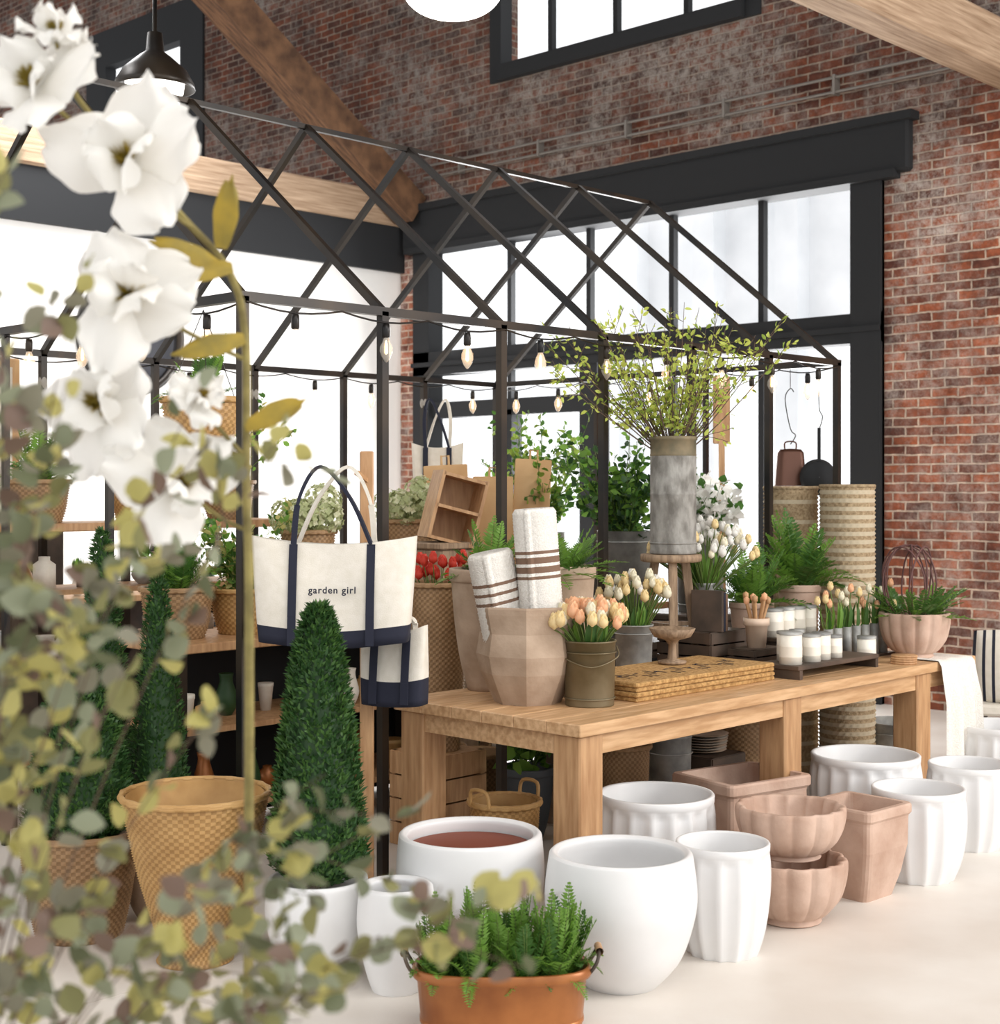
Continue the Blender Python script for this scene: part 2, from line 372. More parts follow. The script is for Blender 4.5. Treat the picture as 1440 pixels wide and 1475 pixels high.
def strand(p,q,n):
    p=Vector(p);q=Vector(q); pts=[]
    for i in range(n*6+1):
        s=i/(n*6); pts.append(p.lerp(q,s)+Vector((0,0,-.02-.025*abs(math.sin(math.pi*s*n)))))
    tube(mb,pts,.004,BLACK,5)
    for k in range(n):
        c=p.lerp(q,(k+.5)/n)+Vector((0,0,-.05)); c=tuple(c)
        lathe(mb,[(.001,.0),(.013,0),(.016,-.02),(.016,-.05),(.012,-.055)],BLACK,10,c)
        lathe(mb,[(.011,-.053),(.014,-.065),(.025,-.09),(.026,-.108),(.017,-.135),(.005,-.15),(.001,-.152)],GLASS,12,c)
        lathe(mb,[(.002,-.065),(.006,-.08),(.007,-.115),(.001,-.12)],GLOW,6,c)
strand((A0,B0-.02,EZ),(A1,B0-.02,EZ),9); strand((A0,B1,EZ),(A1,B1,EZ),9); strand((A0,B0,EZ),(A0,B1,EZ),6); strand((A1,B0,EZ),(A1,B1,EZ),7)
build(mb,'string_lights',world=True)
mb=MB()
lathe(mb,[(.012,5.4),(.012,.3),(.04,.3),(.05,.2),(.09,.17),(.17,.10),(.21,.03),(.215,0),(.205,0),(.16,.09),(.08,.15),(.01,.16)],BLACK,32)
lathe(mb,[(.001,-.09),(.08,-.075),(.15,-.02),(.16,.05),(.03,.14)],LAMPW,24)
build(mb,'pendant_lamp',-1.86,8.0,3.74)
mb=MB()
lathe(mb,[(.012,5.8),(.012,.34),(.05,.34),(.06,.22),(.15,.18),(.185,.12),(.18,.11)],BLACK,32)
lathe(mb,cat([(.001,0),(.09,.012),(.15,.05),(.175,.11),(.15,.16)],4),LAMPW,32)
build(mb,'pendant_lamp',-.16,5.0,3.18)
# ---------------------------------------------------------------- pots
def pot_round(name,x,y,R,H,base=.5,rim=.93,m=WHITE,soil=None,inner=None,z=0):
    mb=MB()
    prof=cat([(base*R*.9,0),(base*R,.004),(R*.80,H*.22),(R*.97,H*.52),(R,H*.72),(R*rim,H*.965),(R*rim-.004,H)],5)
    inn=cat([(R*rim-.024,H),(R*rim-.03,H*.96),(R*.93,H*.7),(R*.8,H*.3),(R*.4,H*.08),(.001,H*.07)],4)
    lathe(mb,[(.001,0)]+prof+[(R*rim-.010,H+.006),(R*rim-.018,H+.005)]+inn,m,56)
    if soil: disc(mb,R*rim-.03,H*soil,inner or SOIL,seg=48)
    return build(mb,name,x,y,z)
REDIN=mat('red_clay_inside',(.20,.045,.02),.6)
pot_round('white_planter',.389,4.78,.245,.42,.5,.95)
pot_round('white_planter',-.10,5.0,.25,.43,.5,.97,soil=.9,inner=REDIN)
pot_round('white_planter',-.33,4.72,.125,.33,.62,.95)
def pot_flute(name,x,y,R,H,n=18,base=.68,rot=0):
    mb=MB()
    prof=cat([(base*R,0),(base*R+.01,.006),(R*.9,H*.25),(R*.985,H*.55),(R*.99,H*.78),(R*.95,H*.93)],6)
    def mod(th,r,z,j):
        f=(th*n/(2*math.pi))%1; k=.075*min(1,max(0,(H*.93-z)/(H*.06))) if j<len(prof)+1 else 0
        return r*(1-k*math.sin(math.pi*f))
    lathe(mb,[(.001,0)]+prof+[(R*.955,H*.935),(R*.96,H*.99),(R*.945,H),(R*.90,H),(R*.88,H*.98),(R*.9,H*.7),(R*.7,H*.15),(.001,H*.1)],WHITE,n*6,mod=mod)
    return build(mb,name,x,y,0,rot)
pot_flute('fluted_white_planter',.59,5.62,.23,.44)
pot_flute('fluted_white_planter',.765,5.1,.168,.38,14)
pot_flute('fluted_white_planter',1.6,6.5,.245,.43)
pot_flute('fluted_white_planter',1.71,6.07,.195,.37,15)
pot_flute('fluted_white_planter',2.09,6.6,.19,.37,15)
pot_flute('fluted_white_planter',2.47,7.3,.22,.43)
def scallop(mb,R,H,m,n=14,c=(0,0,0)):
    def mod(th,r,z,j):
        f=(th*n/(2*math.pi))%1
        return r*(1-.075*(1-abs(math.sin(math.pi*f))**.6)*(1 if z>H*.12 else .15))
    lathe(mb,[(.001,0)]+cat([(R*.5,0),(R*.55,H*.03),(R*.52,H*.1),(R*.66,H*.16),(R*.88,H*.40),(R*.98,H*.70),(R,H*.93),(R*.98,H)],5)+[(R*.92,H*1.0),(R*.88,H*.95),(R*.8,H*.5),(R*.3,H*.2),(.001,H*.19)],m,n*8,c,mod)
mb=MB(); scallop(mb,.208,.235,TERRA); build(mb,'scalloped_terracotta_bowl',1.07,5.47,0)
mb=MB(); scallop(mb,.203,.19,TERRA); build(mb,'scalloped_terracotta_bowl',1.07,5.47,.2355,.1)
def sqpot(name,x,y,Wt,Wb,H,rot,m=TERRA,z=0,lx=1):
    mb=MB()
    def sq(w,z,r=.025):
        h=w/2; o=[]
        for cx,cy,a0 in((h-r,h-r,0),(-h+r,h-r,90),(-h+r,-h+r,180),(h-r,-h+r,270)):
            for k in range(4):
                a=math.radians(a0+30*k); o.append(((cx+r*math.cos(a))*lx,cy+r*math.sin(a),z))
        return o
    rings=[sq(Wb,0),sq(Wb+(Wt-Wb)*.45,H*.25),sq(Wb+(Wt-Wb)*.8,H*.55),sq(Wt*.94,H*.84),sq(Wt*.95,H*.87),sq(Wt,H*.9),sq(Wt,H*.98),sq(Wt-.008,H),sq(Wt-.05,H,.02),sq(Wt-.055,H*.95,.02),sq(Wb-.03,H*.15,.02)]
    vs=[v for r in rings for v in r]; fs=[]
    for j in range(len(rings)-1):
        for i in range(16): fs.append((j*16+i,j*16+(i+1)%16,(j+1)*16+(i+1)%16,(j+1)*16+i))
    k=(len(rings)-1)*16; fs.append(tuple(range(k,k+16))); fs.append(tuple(range(15,-1,-1)))
    mb.add(vs,fs,m,False); return build(mb,name,x,y,z,rot)
sqpot('square_terracotta_planter',1.405,5.83,.31,.2,.36,.75)
sqpot('square_terracotta_planter',1.0,6.15,.37,.27,.41,.6,lx=1.25)
# copper tub with ferns
mb=MB()
def tub(th,r,z,j): 
    c,s=math.cos(th),math.sin(th); n=2.8
    return r/((abs(c/1.0)**n+abs(s/.52)**n)**(1/n))
lathe(mb,[(.001,0),(.232,0),(.236,.01),(.25,.16),(.262,.165),(.266,.175),(.26,.19),(.255,.195),(.245,.185),(.24,.12),(.001,.12)],COPPER,72,mod=tub)
lathe(mb,[(.2372,.03),(.242,.033),(.242,.041),(.2385,.044)],COPPER,72,mod=tub)
for sg in(-1,1):
    pts=[(sg*.255,-.04,.17),(sg*.275,-.045,.2),(sg*.285,-.03,.225),(sg*.287,0,.235),(sg*.285,.03,.225),(sg*.275,.045,.2),(sg*.255,.04,.17)]
    tube(mb,cat(pts,3),.006,DWOOD,6)
    tube(mb,[(sg*.287,-.03,.232),(sg*.287,.03,.232)],.012,WOODV,8)
for (fx,fy) in((-.19,-.03),(-.15,.04),(-.08,-.06),(-.06,.05),(0,-.02),(.04,.05),(.07,-.06),(.13,.03),(.15,-.05),(.19,.02)):
    disc(mb,.045,.15,SOIL,(fx*.9,fy)); fern(mb,(fx,fy,.14),32,.12,.036,.165,(G1,G2,G2))
build(mb,'copper_tub_with_ferns',.005,4.38,0,.03)
def wicker(mb,prof,m,stakes=34,A=.006,rowh=.014,c=(0,0,0),rim=True):
    H=prof[-1][1]; rows=int(H/rowh); pf=cat(prof,8); pr=[]
    def rad(z):
        for i in range(len(pf)-1):
            if pf[i][1]<=z<=pf[i+1][1]:
                k=(z-pf[i][1])/max(1e-6,pf[i+1][1]-pf[i][1]); return pf[i][0]+(pf[i+1][0]-pf[i][0])*k
        return pf[-1][0]
    for j in range(rows):
        z=H*j/rows; pr.append((rad(z)-A*.9,z)); pr.append((rad(z+H/rows/2),z+H/rows/2))
    pr.append((rad(H),H))
    seg=stakes*4
    def mod(th,r,z,j): return r+(A*math.cos(stakes*th+math.pi*(j//2)) if j%2 else 0)
    if callable(m): lathe(mb,pr,lambda j:m(j//2),seg,c,mod)
    else:
        dk=WICK_SHADE if m is WICK else WICKD_SHADE
        lathe(mb,pr,m,seg,c,mod,mf=lambda j,i:(dk if math.cos(stakes*2*math.pi*(i+.5)/seg+math.pi*(j//2))<0 else m))  # recessed strand faces get the darker material, shade put into the colour
    m1=m(0) if callable(m) else m
    lathe(mb,[(r-.012,z) for r,z in pf],m1,40,c)
    disc(mb,prof[0][0],.003+c[2],m1,(c[0],c[1]))
    if rim:
        for k in range(4): 
            ring(mb,prof[-1][0]+.003,.008,H+c[2]-.004+k*.003,m1,60,(c[0],c[1]),wob=.004*(1 if k%2 else -1),k=20)
def cyp(mb,z0,H,R,n=5200,pw=.5):
    def rad(t): return R*(min(1,(t*6+.55)))*((1-t)**pw)*1.05 if t<.999 else .0
    lathe(mb,[(max(.001,rad(k/20)*.86),z0+H*k/20*.97) for k in range(21)],G3,24)
    for i in range(n):
        t=random.random()**1.15*.995; th=random.uniform(0,6.283); r=rad(t)*random.uniform(.84,1.02)
        o=Vector((math.cos(th),math.sin(th),0)); p=o*r+Vector((0,0,z0+H*t))
        nb=noise.noise(Vector((o.x*3,o.y*3,t*9)))
        d=o*.75+Vector((0,0,.8))+rv(.7)
        dia(mb,p,d,o+rv(.6),random.uniform(.016,.034),.011,TG2 if random.random()<.35+nb*.8 else TG1)
def smallpot(mb,R,H,m): 
    lathe(mb,[(.001,0)]+cat([(R*.6,0),(R*.85,H*.25),(R,H*.65),(R*.93,H)],5)+[(R*.85,H),(R*.8,H*.9),(.001,H*.88)],m,40)
mb=MB(); smallpot(mb,.175,.31,WHITE); tube(mb,[(0,0,.2),(0,0,.45)],.012,STEM,6); cyp(mb,.30,.91,.158,10000,.45)
build(mb,'topiary_in_white_planter',-.60,4.9,0)
mb=MB(); wicker(mb,[(.15,0),(.175,.12),(.2,.28),(.205,.37)],WICKD,38,.005,.0125); disc(mb,.19,.33,SOIL); cyp(mb,.34,.72,.19,9000)
build(mb,'topiary_in_wicker_basket',-1.5,5.3,0)
mb=MB(); wicker(mb,[(.13,0),(.115,.03),(.125,.08),(.19,.3),(.235,.5),(.243,.56)],WICK,42,.005,.0125)
build(mb,'wicker_basket',-1.03,5.02,0)
mb=MB(); smallpot(mb,.14,.3,TAN); cyp(mb,.28,1.15,.13,4500,.6)
o=build(mb,'potted_topiary',-1.55,5.78,0); dup(o,-1.27,5.52,0,1,.9)
# ---------------------------------------------------------------- front table
TZ=.76
ta0,ta1,tb0,tb1=3.94,6.93,3.407,4.385
mb=MB()
n=6; w=(tb1-tb0)/n
for k in range(n): bb(mb,ta0,ta1,tb0+k*w+.0008,tb0+(k+1)*w-.0008,TZ-.045,TZ,WOOD,.003)
bb(mb,ta0+.03,ta1-.03,tb0+.03,tb0+.07,TZ-.12,TZ-.045,WOOD); bb(mb,ta0+.03,ta1-.03,tb1-.07,tb1-.03,TZ-.12,TZ-.045,WOOD)
bb(mb,ta0+.03,ta0+.07,tb0+.03,tb1-.03,TZ-.12,TZ-.045,WOOD); bb(mb,ta1-.07,ta1-.03,tb0+.03,tb1-.03,TZ-.12,TZ-.045,WOOD)
for a in(ta0+.02,5.26,6.38):
    for b in(tb0+.02,tb1-.15):
        if a==5.26 and b>4: continue
        bb(mb,a,a+.13,b,b+.13,0,TZ-.045,WOODV,.006)
build(mb,'wooden_display_table',world=True)
mb=MB()
def rnd8(th,r,z,j):
    k=(th+.2)%(math.pi/4)-math.pi/8
    return r*math.cos(math.pi/8)/math.cos(k)
lathe(mb,[(.001,0),(.130,0),(.186,.120),(.202,.190),(.188,.275),(.206,.350),(.208,.372),(.204,.378),(.188,.378),(.180,.365),(.165,.25),(.1,.05),(.001,.05)],TAN,64,mod=rnd8,smooth=False)
build(mb,'faceted_clay_planter',.108,5.78,TZ,.15)
def roll(name,R,H,x,y,z,tilt,az,stripes,base,dark,wob=.004):
    mb=MB(); n=int(H/.012); pr=[(R*.96,0)]+[(R*(1+wob*4*(.5 if k%2 else -.5)*.6),H*k/n) for k in range(1,n)]+[(R*.97,H-.002)]
    for q in (.8,.66,.5,.34,.18): pr+= [(R*q+.008,H+.006),(R*q,H-.012)]
    pr.append((.001,H-.01))
    def mm(j):
        zz=pr[j][1] if j<n+1 else -1
        return dark if any(s0<=zz<s1 for s0,s1 in stripes) else base
    def mod(th,r,z,j): return r*(1+.03*math.sin(th*2+1)+.02*math.cos(th*3))+(.004*math.cos(th*24+math.pi*j) if j<n else 0)+ (.012 if abs(th-1.2-math.pi)<.12 and j<n+1 else 0)
    mb.M=Matrix.Rotation(az,4,'Z')@Matrix.Rotation(tilt,4,'Y')
    lathe(mb,pr,mm,96,mod=mod); return build(mb,name,x,y,z)
roll('rolled_woven_throw',.080,.65,.175,5.72,.86,-.07,0,[(.375,.39),(.405,.425),(.44,.46),(.475,.49)],CREAM,BROWN)
roll('rolled_woven_throw',.085,.50,.055,5.75,.85,-.2,0.2,[(.30,.315),(.33,.35),(.37,.385)],CREAM,BROWN)
def taper(mb,R,H,m=TAN):
    lathe(mb,[(.001,0)]+cat([(R*.55,0),(R*.74,H*.25),(R*.87,H*.55),(R*.95,H*.88),(R*1.0,H*.9),(R*1.0,H)],4)+[(R*.9,H),(R*.85,H*.92),(.001,H*.9)],m,44)
mb=MB(); taper(mb,.17,.5); fern(mb,(0,0,.44),40,.26,.05,.16,FM); build(mb,'clay_pot_with_fern',-.04,6.14,TZ)
mb=MB(); taper(mb,.152,.5); fern(mb,(0,0,.44),40,.38,.055,.15,FM); build(mb,'clay_pot_with_fern',.26,6.36,TZ)
def tulip(mb,c,top,m,s=.02):
    c=Vector(c); top=Vector(top); tube(mb,bez(c,(c+top)/2+Vector((0,0,.02)),top,5),.0028,STEMG,4)
    for k in range(6):
        a=k*math.pi/3+random.random()*.2; o=Vector((math.cos(a),math.sin(a),0))
        leaf(mb,top+o*s*.15,o*.5+Vector((0,0,1)),o,s*2.3,s*1.5,m,fold=-.22,bend=.38)
    lathe(mb,[(.002,0),(s*.75,s*.5),(s*.85,s*1.1),(s*.5,s*1.9),(.002,s*2.1)],m,8,tuple(top))
def bouquet(mb,z,n,spread,h,mats,s=.02,rin=.05,leaves=14,ll=.16):
    for i in range(n):
        a=random.uniform(0,6.28); q=math.sqrt(random.random())
        top=(spread*q*math.cos(a),spread*q*math.sin(a),z+h*(1-.5*q*q)*random.uniform(.8,1.08))
        tulip(mb,(rin*q*math.cos(a),rin*q*math.sin(a),z-.03),top,random.choice(mats),s*random.uniform(.85,1.15))
    for i in range(leaves):
        a=random.uniform(0,6.28); o=Vector((math.cos(a),math.sin(a),0))
        leaf(mb,o*rin*.7+Vector((0,0,z-.02)),o*.5+Vector((0,0,1)),o,ll*random.uniform(.7,1.1),.03,random.choice((G1,G2)),bend=.3)
def bucket(mb,R,H,m,handle=True):
    lathe(mb,[(.001,0),(R*.93,0),(R*.94,.006),(R,H*.97),(R+.004,H*.975),(R+.004,H),(R-.004,H),(R*.9,H*.8),(.001,H*.8)],m,36)
    for z in (H*.12,H*.82): ring(mb,R*.965+z*.02,.003,z,m,36)
    if handle: tube(mb,cat([(-R-.003,0,H*.9),(-R*1.02,-R*.5,H*.75),(0,-R*1.08,H*.62),(R*1.02,-R*.5,H*.75),(R+.003,0,H*.9)],5),.003,m,5)
mb=MB(); bucket(mb,.1,.25,OLIVE); bouquet(mb,.25,70,.165,.11,(PP,PY,PY,PP,PC),.025,.07,14,.1); build(mb,'tulips_in_metal_bucket',.344,5.7,TZ)
mb=MB(); bucket(mb,.085,.22,GALV,False); bouquet(mb,.22,50,.17,.20,(PC,PC,PET,PY),.023,.06,14,.13); build(mb,'tulips_in_galvanized_bucket',.60,6.66,TZ)
mb=MB()
for k in range(4):
    o=random.uniform(-.012,.012); bb(mb,4.50+o,5.45+o,3.60+o,4.02-o,TZ+k*.019,TZ+k*.019+.018,COIR,.005)
for k in range(22): 
    a=4.6+k*.036; bb(mb,a,a+.008,3.72+.04*math.sin(k*1.3),3.78+.05*math.sin(k*1.3),TZ+.076,TZ+.0765,NAVY)
    if k%3==0: bb(mb,a,a+.03,3.78+.04*math.sin(k),3.79+.04*math.sin(k),TZ+.076,TZ+.0765,NAVY)
build(mb,'coir_doormats',world=True)
OLDW=mat('weathered_wood',(.20,.13,.08),.75,c2=(.36,.25,.16),scale=6,stretch=(9,9,1),bump=.2)
mb=MB(); lathe(mb,[(.001,.49),(.13,.49),(.14,.495),(.143,.51),(.14,.525),(.001,.527)],OLDW,36)
for k in range(3):
    a=.5+k*2.094; beam(mb,(.15*math.cos(a),.15*math.sin(a),0.008),(.08*math.cos(a),.08*math.sin(a),.5),.038,.038,OLDW)
beam(mb,(.12*math.cos(.5),.12*math.sin(.5),.2),(.12*math.cos(2.594),.12*math.sin(2.594),.2),.02,.02,OLDW)
beam(mb,(.12*math.cos(2.594),.12*math.sin(2.594),.2),(.12*math.cos(4.69),.12*math.sin(4.69),.2),.02,.02,OLDW)
build(mb,'wooden_stool',.79,6.86,TZ)
mb=MB(); R=.106
lathe(mb,[(.001,0),(R,0),(R+.003,.005),(R,.02),(R,.27),(R+.003,.275),(R,.28),(R,.45)],ZINC,40)
lathe(mb,[(R,.45),(R+.002,.455),(R,.46),(R,.52),(R+.006,.525),(R+.006,.54),(R-.004,.54),(R-.006,.3),(.001,.3)],RUST,40)
ring(mb,R+.001,.004,.05,ZINC,40)
tips=[]
for i in range(56):
    a=random.uniform(0,6.28); q=math.sqrt(random.random()); tips.append((.60*q*math.cos(a)-.03,.32*q*math.sin(a),.55+.70*random.uniform(.5,1)*(1-.22*q)))
shrub(mb,(0,0,.42),tips,(YL,YG,YL),STEM,.0036,.036,.016,12,.02,.38,3,-.35,.13)
build(mb,'branches_in_zinc_vase',.80,6.86,TZ+.528)
mb=MB(); lathe(mb,[(.001,0),(.06,0),(.062,.01),(.02,.02),(.016,.08),(.03,.1),(.08,.115),(.1,.15),(.095,.152),(.07,.125),(.001,.118)],OLDW,32)
build(mb,'wooden_pedestal_bowl',.74,6.38,TZ+.078)
def crate(name,a,b,z,sa,sb,h,m=DWOOD,slat=3):
    mb=MB(); t=.012
    bb(mb,-sa/2,sa/2,-sb/2,sb/2,0,t,m)
    for k in range(slat):
        z0=.0+h*k/slat+.004; z1=h*(k+1)/slat-.004
        for s in(-1,1):
            bb(mb,-sa/2,sa/2,s*sb/2-t/2,s*sb/2+t/2,z0,z1,m); bb(mb,s*sa/2-t/2,s*sa/2+t/2,-sb/2,sb/2,z0,z1,m)
    for sx in(-1,1):
        for sy in(-1,1): bb(mb,sx*(sa/2-.015)-.012,sx*(sa/2-.015)+.012,sy*(sb/2-.015)-.012,sy*(sb/2-.015)+.012,0,h,m)
    bb(mb,-sa/2,sa/2,-sb/2,sb/2,h-.01,h,m)
    return build(mb,name,a,b,z,world=True)
crate('dark_wooden_crate',5.68,4.15,TZ,.30,.30,.17)
crate('dark_wooden_crate',5.72,3.88,TZ,.24,.14,.10)
def riser(name,a,b,z,sa,sb,h):
    mb=MB(); bb(mb,-sa/2,sa/2,-sb/2,sb/2,h-.02,h,DWOOD,.003)
    for s in(-1,1): bb(mb,s*(sa/2-.02)-.012,s*(sa/2-.02)+.012,-sb/2,sb/2,0,h-.02,DWOOD)
    return build(mb,name,a,b,z,world=True)
riser('dark_display_riser',5.85,3.63,TZ,.68,.22,.06)
riser('dark_display_riser',6.08,3.93,TZ,.40,.18,.13)
mb=MB()
def candle(x,y,z,R=.038,H=.085):
    lathe(mb,[(.001,0),(R,0),(R,H),(R-.003,H),(R-.003,H*.82),(.001,H*.82)],WAX,20,(x,y,z)); lathe(mb,[(R+.0006,H*.25),(R+.0006,H*.6)],LABEL,20,(x,y,z))
    lathe(mb,[(R*1.04,H),(R*1.04,H+.012),(.001,H+.013)],GALV,20,(x,y,z))
candle(5.57,3.60,TZ+.06,.05,.13); candle(5.72,3.59,TZ+.06,.042,.11); candle(5.82,3.60,TZ+.06,.042,.11); candle(5.93,3.60,TZ+.06,.036,.09)
for k in range(2): candle(5.66+k*.1,3.69,TZ+.06,.034,.12)
for k in range(4): candle(5.94+k*.095,3.93,TZ+.13,.044,.12)
candle(6.25,3.62,TZ,.044,.12)
build(mb,'candles',world=True)
mb=MB(); lathe(mb,[(.001,0),(.042,0),(.052,.1),(.060,.102),(.060,.135),(.052,.135),(.045,.02),(.001,.02)],mat('blush_ceramic',(.66,.50,.38),.6),28)
for k in range(7):
    a=k*.9; tube(mb,[(0,0,.03),(.05*math.cos(a),.05*math.sin(a),.20+.01*(k%3))],.009,WOODV,6); 
    lathe(mb,[(.001,.0),(.013,.01),(.014,.03),(.001,.04)],PP if k%2 else WOODV,8,(.052*math.cos(a),.052*math.sin(a),.195+.01*(k%3)))
build(mb,'brush_cup',5.72,3.88,TZ+.10,world=True)
mb=MB(); 
for k in range(3): bb(mb,-.02+k*.03-.012,-.02+k*.03+.012,-.075,.075,0,.19-.01*k,(DWOOD,NAVY,BROWN)[k],.002)
build(mb,'garden_books',5.60,4.06,TZ+.17,0.3,world=True)
mb=MB(); lathe(mb,[(.001,0),(.05,0),(.052,.2),(.058,.21),(.05,.21),(.001,.15)],GALV,24); bouquet(mb,.2,90,.27,.27,(PC,PET,PET,PY),.021,.045,26,.18)
build(mb,'tulips_in_zinc_vase',5.76,4.2,TZ+.17,world=True)
def pfern(name,a,b,z,R=.1,H=.16,m=TAN,L=.22,n=30,rise=.2,mats=FM,w=.045):
    mb=MB(); taper(mb,R,H,m); fern(mb,(0,0,H*.85),n,L,w,rise,mats); return build(mb,name,a,b,z,world=True)
pfern('potted_fern',6.12,4.18,TZ,.11,.27,TERRA,.34,48,.2,(G2,G2,G1),.06)
pfern('potted_fern',6.50,4.15,TZ,.11,.34,TERRA,.36,52,.26,(G2,G2,G1),.07)
mb=MB()
for k in range(7):
    a=5.98+k*.085; b=3.78
    lathe(mb,[(.001,0),(.022,0),(.022,.15),(.018,.15),(.001,.12)],GALV,14,(a,b-.0,.012)); 
    for q in range(3): tulip(mb,(a,b,.12),(a+random.uniform(-.05,.05),b+random.uniform(-.05,.05),.27+random.uniform(-.04,.08)),random.choice((PC,PY,PP)),.019)
    for q in range(4): 
        o=rv(1); leaf(mb,(a,b,.13),(o.x*.5,o.y*.5,1),o,.15,.022,random.choice((G1,G2)),bend=.3)
bb(mb,5.94,6.56,3.75,3.82,0,.012,DWOOD)
build(mb,'bud_vases_with_tulips',.16,-.02,TZ,world=True)
mb=MB()
for k in range(4): lathe(mb,[(.001,0),(.06,0),(.062,.005),(.06,.010),(.001,.011)],WOODV,24,(0.003*k,0,k*.0105))
build(mb,'wooden_coasters',6.38,3.5,TZ,world=True)
mb=MB(); scallop(mb,.172,.22,TERRA,14); disc(mb,.13,.19,SOIL)
for k in range(60):
    a=random.uniform(0,6.28); frond(mb,(.08*math.cos(a),.08*math.sin(a),.19),a,random.uniform(.1,.24),random.uniform(.05,.22),.05,.035,random.choice((G1,G2)),14)
TW=mat('grapevine',(.12,.05,.045),.7)
for k in range(7):
    M=Matrix.Rotation(k*math.pi/7,4,'Z')@Matrix.Rotation(random.uniform(-.15,.15),4,'X')
    tube(mb,[M@Vector((.125*math.cos(t*.2618)*random.uniform(.97,1.03),0,.36+.19*math.sin(t*.2618))) +Vector((-.02,0,0)) for t in range(24)],.0045,TW,5,True)
build(mb,'scalloped_bowl_with_twig_sphere',2.035,7.29,TZ)
mb=MB(); vs=[];fs=[]; nx,nz=40,26
for j in range(nz+1):
    for i in range(nx+1):
        v=i/nx; u=j/nz; L=.70*u
        if L<.22: b=3.62-L; z=TZ+.006+.004*math.sin(v*18); a=6.54+.34*v
        else:
            q=L-.22; s=min(1,q*5); b=3.392-.02*s-.02*math.sin(v*19+.5)*s; z=TZ+.004-q*(1-.02*v); a=6.54+.34*v+.06*s*v*min(1,q*2)
        vs.append((a,b,z))
for j in range(nz):
    for i in range(nx): k=j*(nx+1)+i; fs.append((k,k+nx+1,k+nx+2,k+1))
mb.add(vs,fs,CREAM)
for i in range(0,nx+1): 
    p=Vector(vs[nz*(nx+1)+i]); tube(mb,[p,p+Vector((.004,0,-.03)),p+Vector((0,.004,-.06))],.003,CREAM,4)
build(mb,'cream_throw_blanket',world=True)
def jroll(name,a,b,R,H,k0,md=3):
    mb=MB(); wicker(mb,[(R,0),(R*1.01,H*.3),(R,H*.6),(R*.99,H)],lambda j:(JUTEB if (j+k0)%md==0 else JUTE),26,.004,.022,rim=False)
    for q in (1.0,.82,.64,.46,.28,.12): ring(mb,R*q-.006,.011,H,JUTE if q>.5 else JUTEB,44)
    lathe(mb,[(R-.01,H-.01),(.001,H-.012)],JUTE,30)
    return build(mb,name,a,b,0,world=True)
jroll('rolled_jute_rug',7.10,4.23,.148,1.60,0,2)
jroll('rolled_jute_rug',7.08,4.575,.15,1.59,2,5)
mb=MB()
bb(mb,-.5,.5,-.25,.25,.36,.42,CANVAS,.02)
for sx in(-.46,.46):
    for sy in(-.21,.21): bb(mb,sx-.02,sx+.02,sy-.02,sy+.02,0,.36,DWOOD)
build(mb,'upholstered_bench',3.12,8.1,0,-.3)
mb=MB(); vs=[];fs=[]; n=24
for sgn in(1,-1):
    for j in range(n+1):
        for i in range(n+1):
            u,v=i/n*2-1,j/n*2-1; th=.075*((1-u*u)*(1-v*v))**.4
            vs.append((u*.2*(1-.05*v*v),sgn*th,.20+v*.20*(1-.05*u*u)))
for s in(0,1):
    o=s*(n+1)**2
    for j in range(n):
        for i in range(n): k=o+j*(n+1)+i; fs.append((k,k+1,k+n+2,k+n+1))
mb.add(vs,fs,lambda i:(NAVY if (i%n)%3==0 else CANVAS)); build(mb,'striped_cushion',2.77,8.05,.42,-.3)
mb=MB(); bucket(mb,.16,.32,GALV,False); build(mb,'galvanized_tub',2.16,8.1,0)
